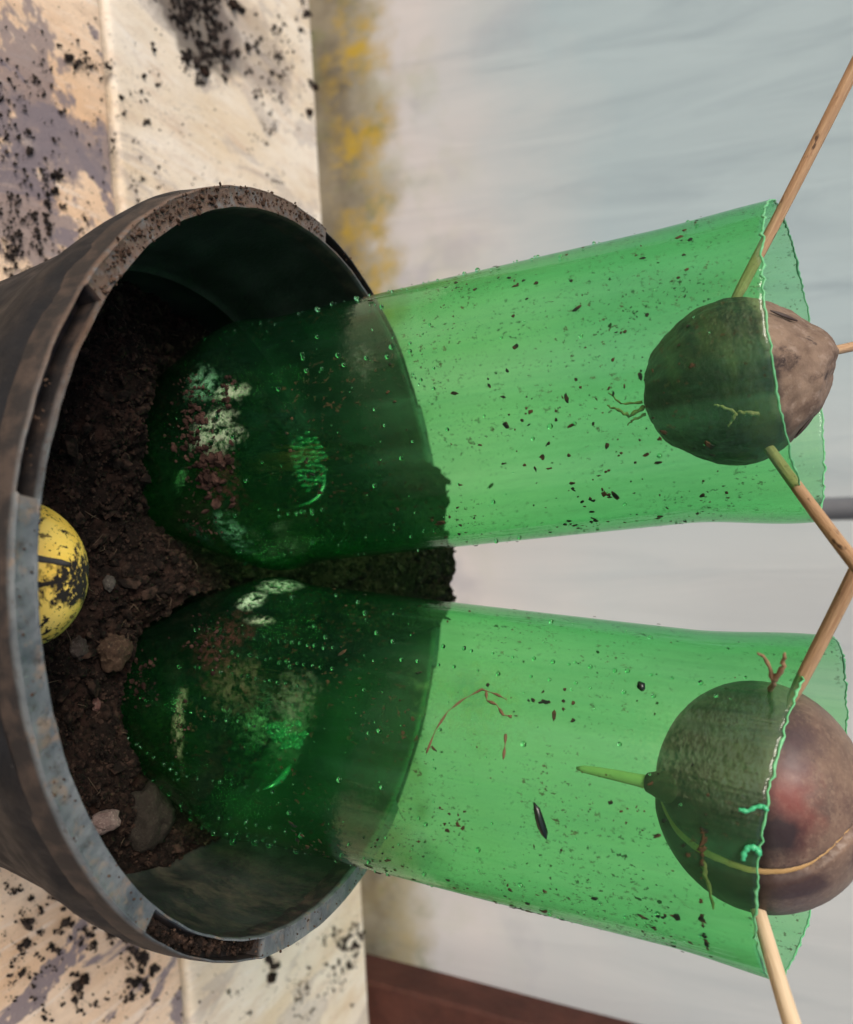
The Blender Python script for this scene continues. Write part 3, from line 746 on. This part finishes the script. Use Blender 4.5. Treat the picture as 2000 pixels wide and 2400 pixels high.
crescent(B2, bott2, [(615, 1852), (640, 1842), (660, 1826), (675, 1806), (682, 1795)], [.1, .9, 1.3, 1.0, .2])
def stuck(b, root, spots, mat):
    P_, Z_ = [], []
    for (cx, cy_, sx, sy, n_, s0, s1) in spots:
        for k in range(n_):
            p = loc(b, cx+rng.normal()*sx, cy_+rng.normal()*sy)
            s_ = s0+(s1-s0)*rng.random()**2.5; n3 = np.array([p[0], p[1], -20]); n3 /= np.linalg.norm(n3); P_.append(p+n3*s_*.3); Z_.append(s_)
    v, f = lumps(P_, np.array(Z_)); tag(mk('stuck_soil', v, f, mat, root, False), kind='stuff')
stuck(B1, bott1, [(505, 1110, 26, 36, 90, .5, 3.0), (520, 1075, 8, 8, 6, 2.2, 3.4), (505, 1125, 8, 8, 5, 2.5, 3.8), (535, 920, 8, 22, 26, .4, 2.0), (455, 1020, 26, 60, 160, .4, 1.6), (470, 1230, 30, 30, 60, .3, 1.2), (450, 930, 20, 40, 70, .4, 1.5)], CRUMB_RED)
stuck(B2, bott2, [(490, 1510, 34, 40, 70, .3, 1.5), (420, 1690, 12, 40, 20, .3, 1.0), (330, 1600, 22, 50, 60, .4, 1.4)], CRUMB_RED)
for k_, (pix, w_) in enumerate((([(1000, 1765), (1022, 1710), (1050, 1668), (1085, 1640), (1130, 1616), (1165, 1628), (1188, 1640)], .34), ([(1140, 1622), (1142, 1642), (1165, 1652), (1180, 1676), (1200, 1680)], .42), ([(1186, 1720), (1184, 1750), (1180, 1780)], .45))):
    pp = []
    for (x_, y_) in pix:
        p = loc(B2, x_, y_); n_ = np.array([p[0], p[1], 0])/math.hypot(p[0], p[1]); pp.append(p+n_*.12)
    fine = []
    for i in range(len(pp)-1):
        for k in range(4): fine.append(pp[i]*(1-k/4)+pp[i+1]*k/4)
    fine.append(pp[-1]); v, f = tube(fine, [w_*(.6+.4*math.sin(i*1.3)) for i in range(len(fine))], 6); mk('dried_root', v, f, DRIED, bott2)
# dark blisters melted into the right bottle
m = Mat('blister'); BLIS = m.fin((.006, .012, .008), .25)
for pix, w in (([(1252, 1880), (1259, 1896), (1264, 1915), (1270, 1935), (1277, 1952), (1281, 1966)], [.15, .75, .9, 1.0, .8, .12]), ([(1498, 1600), (1503, 1608), (1507, 1618)], [.4, 1.0, .5])):
    pp = []
    for (x_, y_) in pix:
        p = loc(B2, x_, y_); n_ = np.array([p[0], p[1], 0])/math.hypot(p[0], p[1]); pp.append(p+n_*.15)
    v, f = tube(pp, w, 10); mk('dark_blister', v, f, BLIS, bott2)

# ------------------------------------------------------------------ avocado seeds
def axis_pt(b, s_): return b['P']+b['a']*s_
# left seed: dull, wrinkled, faceted
SC1 = np.array([*at_y(1729, 895, 17.0)])
SPH6 = icosphere(6)
v = SPH6[0].copy()
fac = [(np.array(n_)/np.linalg.norm(n_), d_) for n_, d_ in (((.35, -.3, 1.), .90), ((-.8, -.25, .75), .88), ((.85, -.4, .65), .91), ((0, -.9, .55), .93), ((-.5, -.8, .1), .96), ((.6, -.75, -.1), .96), ((.9, .1, -.6), .9), ((-.7, -.3, -.75), .93), ((.2, -.6, -.9), .96))]
for q in v:
    k = 1.0
    for n_, d_ in fac:
        c_ = q@n_
        if c_*k > d_: k = k*.35+.65*d_/c_
    k *= 1+.030*noise.noise(Vector(q*2.3))+.014*noise.noise(Vector(q*6))-.016*(1-abs(noise.noise(Vector((q[0]*5, q[1]*5, q[2]*2.2)))))**5+.004*noise.noise(Vector(q*24))
    q *= k
v[:, :2] *= (1-.17*np.clip(v[:, 2:3]-.1, 0, 1)-.03*np.clip(-v[:, 2:3], 0, 1))
v = v*np.array([20.6, 20.3, 23.0])
m = Mat('wrinkled_seed')
c = m.mix(m.step(m.noise(.12, 6, .65), .35, .66), (.10, .064, .047), (.235, .165, .12))
c = m.mix(m.mul(m.step(m.noise(.35, 5, .7), .52, .66), .7), c, (.29, .22, .175))
c = m.mix(m.step(m.noise(.16, 6, .7, m.mapv((1, 1, .5), (9, 0, 0))), .56, .66), c, (.05, .034, .03))
z = m.sep()
wet = m.step(m.math('ADD', z[2], m.mul(m.noise(.15, 4), 7)), 12.5, 9.0)        # soaked lower half
wc = m.mix(m.step(m.noise(.07, 5, .6, m.mapv((.5, .5, 1.6))), .45, .62), (.010, .010, .014), (.055, .042, .024))
c = m.mix(wet, c, wc)
SEED1 = m.fin(c, m.mix(wet, (.85, .85, .85), (.4, .4, .4)), m.bump(m.noise(.9, 6, .7), .45, .0007), m.step(wet, 0, 1, .3, .08))
sd1 = empty('avocado_seed', SC1); tag(sd1, 'small dull brown wrinkled avocado seed hung in the left green bottle', 'avocado seed')
sd1.rotation_euler = (rad(-6), rad(-9), rad(20))
mk('seed_body', v, SPH6[1], SEED1, sd1)
m = Mat('seed_skin'); SKIN = m.fin(m.mix(m.noise(.4, 4), (.02, .013, .011), (.06, .035, .028)), .6)
def ell(q, R_): q = np.array(q, float); q /= np.linalg.norm(q); return q*np.array(R_)
for (cq, sz_) in (((-.78, -.30, .62), 3.6), ((.80, -.42, .62), 3.6)):
    c0 = ell(cq, (20.8, 20.6, 24.6))*.86; n_ = c0/np.linalg.norm(c0); a_ = np.cross(n_, (0, 0, 1)); a_ /= np.linalg.norm(a_); b_ = np.cross(n_, a_)
    vv = []; ff = []
    for j in range(9):
        w = j/8-.5; wd = sz_*.16*(1-(2*w)**2)+.05
        for s2, h_ in ((-1, .1), (0, .35+.35*(1-(2*w)**2)), (1, .25)): vv.append(c0+b_*w*sz_*2+a_*wd*s2+n_*h_)
    for j in range(8):
        for k in range(2): ff.append((j*3+k, j*3+k+1, (j+1)*3+k+1, (j+1)*3+k))
    o = mk('skin_flap', vv, ff, SKIN, sd1); s3 = o.modifiers.new('thick', 'SOLIDIFY'); s3.thickness = .3*S
m = Mat('root'); ROOT = m.fin(m.mix(m.noise(.3, 4), (.46, .36, .20), (.66, .55, .34)), .6)
m = Mat('root_brown'); ROOTB = m.fin(m.mix(m.noise(.5, 4), (.14, .065, .035), (.34, .22, .11)), .7)
def rootlet(pts, r, mat, parent, name='rootlet'):
    pts = [np.array(p, float) for p in pts]; fine = []
    for i in range(len(pts)-1):
        for k in range(5): fine.append(pts[i]*(1-k/5)+pts[i+1]*k/5+rng.normal(size=3)*r*.25)
    fine.append(pts[-1]); nf = len(fine)
    v, f = tube(fine, [r*(1-.65*i/(nf-1))*(1+.25*math.sin(i*2.3)) for i in range(nf)], 8); return mk(name, v, f, mat, parent)
q = ell((-.05, -.25, -1), (20.8, 20.6, 24.6))
rootlet([q*.96, q+(1, -1.5, -3), q+(-1.5, -1.5, -5.5), q+(-3, -1, -7.5)], .6, ROOTB, sd1)
rootlet([q*.96+(-1, 0, 0), q+(-2.5, -1, -4), q+(-6, -1, -6.5)], .4, ROOTB, sd1)
rootlet([q*.96+(2, 0, 0), q+(2.5, -1, -2.5), q+(3.5, -1, -4)], .4, ROOTB, sd1)
q = ell((.1, -1, -.12), (20.8, 20.6, 24.6))
rootlet([q+(2, -.1, 5), q+(1, -.6, 2.5), q+(.2, -.7, .2), q+(-2, -.6, -2.4), q+(-2.6, -.3, -4)], .6, ROOTB, sd1)
rootlet([q+(.2, -.7, .2), q+(2, -.6, -1), q+(3.2, -.4, -2)], .5, ROOTB, sd1)

# right seed: large, smooth, cracked down its length
SC2 = np.array([*at_y(1780, 1858, 7.0)])
R2 = (25.9, 25.2, 23.6)
nrm2 = np.array([.93, .37, .0]); nrm2 /= np.linalg.norm(nrm2)
def seam_curve(z_): return -.34*max(0, z_)**2-.06*max(0, -z_)**2
def seam_off(q): return q@nrm2-seam_curve(q[2])-(.035*noise.noise(Vector((q[2]*2.2, 3, 1)))+.02*noise.noise(Vector((q[2]*7, 1, 5))))
v = SPH6[0].copy()
for q in v:
    d_ = seam_off(q); wid = .026+.050*max(0, .5-q[2])
    k = 1+.012*noise.noise(Vector(q*1.7))+.003*noise.noise(Vector(q*14))
    k -= .075*math.exp(-(d_/wid)**2)-.010*math.exp(-(d_/(wid*2.6))**2)
    k += .02*(d_ > 0)
    q *= k
v = v*np.array(R2)
m = Mat('glossy_seed')
c = m.mix(m.step(m.noise(.09, 6, .65), .35, .66), (.052, .031, .029), (.155, .095, .07))
c = m.mix(m.mul(m.step(m.noise(.8, 5, .7), .48, .66), .5), c, (.25, .175, .125))
c = m.mix(m.mul(m.step(m.noise(1.2, 5, .7), .56, .66), .75), c, (.05, .028, .024))
z = m.sep()
def s2(px, py):
    d = ray(px, py); o_ = (CAM-SC2)/np.array(R2); dd = d/np.array(R2)
    A = dd@dd; Bq = 2*o_@dd; Cq = o_@o_-1; disc = max(0, Bq*Bq-4*A*Cq); t = (-Bq-math.sqrt(disc))/(2*A); return tuple((o_+t*dd)*np.array(R2))
c = m.mix(m.mul(m.step(z[2], 6, 22), m.step(m.noise(.12, 5), .3, .6), .6), c, (.25, .17, .115))
c = m.mix(m.mul(m.blob(s2(1850, 1870), (9.5, 11, 5.6), 1.5, .22, None, (1.4, .2)), .8), c, (.17, .030, .022))
c = m.mix(m.mul(m.blob(s2(1855, 1740), (6.5, 10, 6.0), 1.5, .22, None, (1.4, .3)), .8), c, (.040, .024, .030))
c = m.mix(m.mul(m.blob(s2(1815, 1960), (6.0, 10, 6.0), 1.3, .22, None, (1.25, .5)), .9), c, (.014, .011, .013))
c = m.mix(m.mul(m.blob(s2(1820, 2075), (4, 9, 12), .6, .15), .8), c, (.045, .024, .022))
wet = m.step(m.math('ADD', z[2], m.mul(m.noise(.12, 4), 7)), 7.5, 3.5)
wc = m.mix(m.step(m.noise(.1, 5), .45, .65), (.014, .010, .011), (.04, .026, .02))
mould = m.mul(m.blob(s2(1735, 1700), (7, 9, 7), 1.2, .25), m.step(m.noise(.5, 6, .75, None, 1.2), .44, .62))
wc = m.mix(m.mul(mould, .18), wc, (.15, .145, .12))
c = m.mix(wet, c, wc)
SEED2 = m.fin(c, m.mix(m.noise(.3, 4), (.34, .34, .34), (.55, .55, .55)), m.bump(m.noise(1.2, 6, .7), .10, .0004), m.step(wet, 0, 1, .4, .10))
sd2 = empty('avocado_seed', SC2); tag(sd2, 'large glossy purple-brown avocado seed with a pale crack, rooted in the right bottle', 'avocado seed')
mk('seed_body', v, SPH6[1], SEED2, sd2)
m = Mat('seed_flesh'); FLESH = m.fin(m.mix(m.noise(.4, 4), (.36, .20, .07), (.55, .36, .16)), .6)
sv = []; sf = []; NS = 160
tv = np.array([-nrm2[1], nrm2[0], 0])
for i in range(NS):
    a = 2*math.pi*i/NS; base_ = math.cos(a)*tv+np.array([0, 0, math.sin(a)])
    off = seam_curve(base_[2])+(.035*noise.noise(Vector((base_[2]*2.2, 3, 1)))+.02*noise.noise(Vector((base_[2]*7, 1, 5))))
    wd = .020+.055*max(0, .5-base_[2])+.008*noise.noise(Vector((a*6, 0, 0)))
    for w_, rr in ((-wd*1.4, .93), (-wd*.7, .968), (0, .972), (wd*.7, .968), (wd*1.4, .93)):
        q = base_+nrm2*(off+w_); q = q/np.linalg.norm(q)*(rr+.004*noise.noise(Vector((a*20, w_*60, 0)))); sv.append(q*np.array(R2))
for i in range(NS):
    j = (i+1) % NS
    for k in range(4): sf.append((i*5+k, i*5+k+1, j*5+k+1, j*5+k))
mk('seed_seam', sv, sf, FLESH, sd2)
q = np.array(s2(1548, 1838)); q = q/np.linalg.norm(q/np.array(R2))
tipw = at_y(1352, 1800, 3.0)-SC2
lin = lambda t: tipw+(q-tipw)*t+np.array([0, .5, 0])*math.sin(t*5)*.6
v, f = tube([lin(t) for t in (1.3, 1.1, .98, .9, .75, .5, .25, .08, 0)], [2.2, 2.2, 2.0, 1.75, 1.5, 1.35, 1.15, .9, .35], 18)
mk('seed_root', v, f, ROOT, sd2)
v, f = tube([lin(t) for t in (1.45, 1.2, 1.03, .93, .86)], [6.5, 5.2, 3.7, 2.75, 2.25], 24); mk('root_collar', v, f, SKIN, sd2)
a_ = np.array(s2(1645, 2020)); tw = at_y(1672, 2130, -24)-SC2
rootlet([a_*.98, a_*.6+tw*.4, tw], .7, ROOTB, sd2)
a_ = np.array(s2(1800, 1640)); rootlet([a_*.99, at_y(1815, 1595, -24)-SC2, at_y(1790, 1540, -27)-SC2, at_y(1775, 1530, -28)-SC2], .6, ROOTB, sd2)
rootlet([at_y(1815, 1595, -24)-SC2, at_y(1835, 1560, -27)-SC2, at_y(1840, 1530, -28)-SC2], .7, ROOTB, sd2)
# ------------------------------------------------------------------ bamboo skewers
def skewer(p0, p1, r0, r1, label, mat):
    p0, p1 = np.array(p0), np.array(p1); L = np.linalg.norm(p1-p0)
    zs = [0, 2.5, 7, L*.3, L*.5, L*.7, L-1.5, L-.4, L]; rs = [.15, .8*r0, r0, r0+(r1-r0)*.3, r0+(r1-r0)*.5, r0+(r1-r0)*.7, r1, r1*.92, r1*.6]
    path = [(.25*math.sin(z_*.05), .2*math.cos(z_*.07), z_) for z_ in zs]
    v, f = tube(path, rs, 14)
    o = mk('wooden_skewer', v, f, mat, None, True, 50); o.location = Vector(p0)*S
    o.rotation_mode = 'QUATERNION'; o.rotation_quaternion = Vector((0, 0, 1)).rotation_difference(Vector((p1-p0)/L))
    return tag(o, label, 'skewer', 'wooden skewers holding the avocado seeds')
def ext(p0, p1, k): return p0+(p1-p0)*k
rp = axis_pt(B1, 128.2)+np.array([-38.4, -1, 0]); a0 = at_y(1706, 735, 13.0)
# upper-left skewer: from the left seed over the rim and out of the picture
dirn = rp-a0
p_end = at_y(2040, 85, rp[1]-6); skewer(a0, p_end, 1.35, 1.55, 'long brown skewer rising to the left from the small wrinkled seed', BAMBOO)
skewer(at_y(1900, 833, 20), at_y(2095, 788, 62), 1.15, 1.35, 'skewer standing at the back of the small wrinkled seed', BAMBOO)
skewer(at_y(1775, 1015, 14), at_y(2070, 1402, -26), 1.3, 1.5, 'skewer slanting from the small wrinkled seed towards the gap between bottles', BAMBOO)
skewer(at_y(1845, 1660, -8), at_y(2065, 1215, -14), 1.4, 1.65, 'skewer slanting left from the large glossy seed towards the gap between bottles', BAMBOO)
skewer(at_y(1742, 2020, 4), at_y(1880, 2465, -38), 1.5, 1.75, 'pale skewer sloping down to the right from the large glossy seed', BAMBOO_PALE)

# ------------------------------------------------------------------ loose soil on the bench and rim
CL = [(470, 30, 45, 60, 1100, .5, 2.4), (520, 120, 35, 22, 260, .7, 2.8), (480, 150, 14, 26, 160, .6, 2.2), (715, 60, 14, 45, 90, .8, 2.4), (640, 100, 60, 70, 420, .4, 1.6), (620, 290, 25, 50, 170, .4, 1.4),
      (330, 260, 45, 70, 170, .3, 1.1), (205, 150, 45, 22, 220, .4, 1.7), (60, 210, 60, 70, 300, .3, 1.0), (55, 420, 60, 90, 620, .3, 1.2), (50, 590, 50, 50, 520, .3, 1.2), (110, 520, 22, 60, 200, .5, 1.8), (160, 620, 40, 30, 140, .3, 1.1),
      (250, 360, 12, 20, 40, .5, 1.5), (335, 450, 12, 20, 40, .4, 1.3), (640, 420, 22, 10, 50, .4, 1.3), (60, 2120, 60, 40, 220, .4, 1.3), (130, 2180, 60, 30, 220, .5, 2.0), (290, 2190, 40, 14, 240, .6, 2.2), (325, 2250, 18, 45, 260, .6, 2.4),
      (60, 2300, 60, 60, 260, .3, 1.3), (220, 2340, 60, 30, 200, .3, 1.2), (190, 2290, 8, 8, 30, 1, 2.6), (800, 2230, 20, 32, 330, .6, 2.2), (830, 2200, 10, 16, 90, .6, 2.4), (760, 2310, 35, 40, 220, .4, 1.6), (645, 2270, 14, 20, 60, .8, 2.8), (720, 2360, 60, 30, 150, .3, 1.2), (560, 2330, 60, 40, 60, .3, 1.0)]
pts, sz = [], []
for (cx, cy_, sx, sy, n_, s0, s1) in CL:
    sub = [(cx+rng.normal()*sx, cy_+rng.normal()*sy, rng.uniform(1.5, 9)) for _ in range(max(3, n_//11))]
    for k in range(int(n_*.8)):
        q_ = sub[int(len(sub)*rng.random()**1.8)]
        p = at_z(q_[0]+rng.normal()*q_[2], q_[1]+rng.normal()*q_[2], TZ)
        s_ = s0+(s1-s0)*rng.random()**3.2*1.25
        if p[1] > yl(e0, e1, p[0])-1.2: continue
        pts.append((p[0], p[1], TZ+.3*s_)); sz.append(s_)
for k in range(800):
    p = at_z(rng.uniform(0, 760), rng.uniform(0, 620) if rng.random() < .55 else rng.uniform(2000, 2400), TZ)
    if p[1] > yl(e0, e1, p[0])-1.5: continue
    s_ = .25+.9*rng.random()**3; pts.append((p[0], p[1], TZ+.3*s_)); sz.append(s_)
v, f = lumps(pts, np.array(sz)*1.15)
tag(mk('soil_crumbs', v, f, CRUMB_BENCH, None, False), 'black soil crumbs scattered over the pale bench boards', 'soil crumbs', kind='stuff')
pts, sz = [], []
for k in range(800):
    dg = rng.normal(205, 26) if rng.random() < .75 else rng.uniform(165, 240)
    if dg < 172 or dg > 233: continue
    t = rad(dg); r = rng.normal(97.6, 1.4)
    if not 94.8 < r < 100.6: continue
    s_ = .2+.9*rng.random()**3.5; pts.append((r*math.cos(t), r*math.sin(t), .12*s_)); sz.append(s_)
pts2, sz2 = [], []
for k in range(340):
    dg = rng.uniform(-46, -19); t = rad(dg); r = rng.uniform(95.9, 98.8); s_ = .5+1.3*rng.random()**2; pts2.append((r*math.cos(t), r*math.sin(t), -4.9+rng.random()*2.2)); sz2.append(s_)
for k in range(420):
    t = rng.uniform(-math.pi, math.pi); r = rng.uniform(95, 100); s_ = .2+.5*rng.random()**3; pts.append((r*math.cos(t), r*math.sin(t), .1)); sz.append(s_)
v, f = lumps(pts, np.array(sz))
tag(mk('soil_crumbs', v, f, CRUMB_BROWN, None, False), 'brown soil crumbs caked on the rim of the black pot', 'soil crumbs', kind='stuff')
v, f = lumps(pts2, np.array(sz2))
tag(mk('soil_crumbs', v, f, CRUMB, None, False), 'dark soil crumbs filling the open pocket of the pot rim on the right', 'soil crumbs', kind='stuff')
# a few larger clods on the bench that can be told apart
for i, (px_, py_, r_, lab) in enumerate(((543, 12, 2.6, 'dark soil clod at the head of the soil smear on the far board'), (722, 264, 2.3, 'lone dark soil clod near the back edge of the far board'), (735, 205, 2.2, 'dark soil clod perched on the back edge of the far board'), (475, 168, 2.8, 'pointed dark soil clod at the tail of the soil smear'), (193, 2294, 2.0, 'dark soil clod on the near board right of the pot'), (632, 2290, 2.7, 'dark soil clod on the far board right of the pot'))):
    p = at_z(px_, py_, TZ); rock('soil_clod', (p[0], p[1], TZ+r_*.6), (r_, r_*1.15, r_*.9), CRUMB, lab, 'soil clod', 50+i*7, .35, .12)
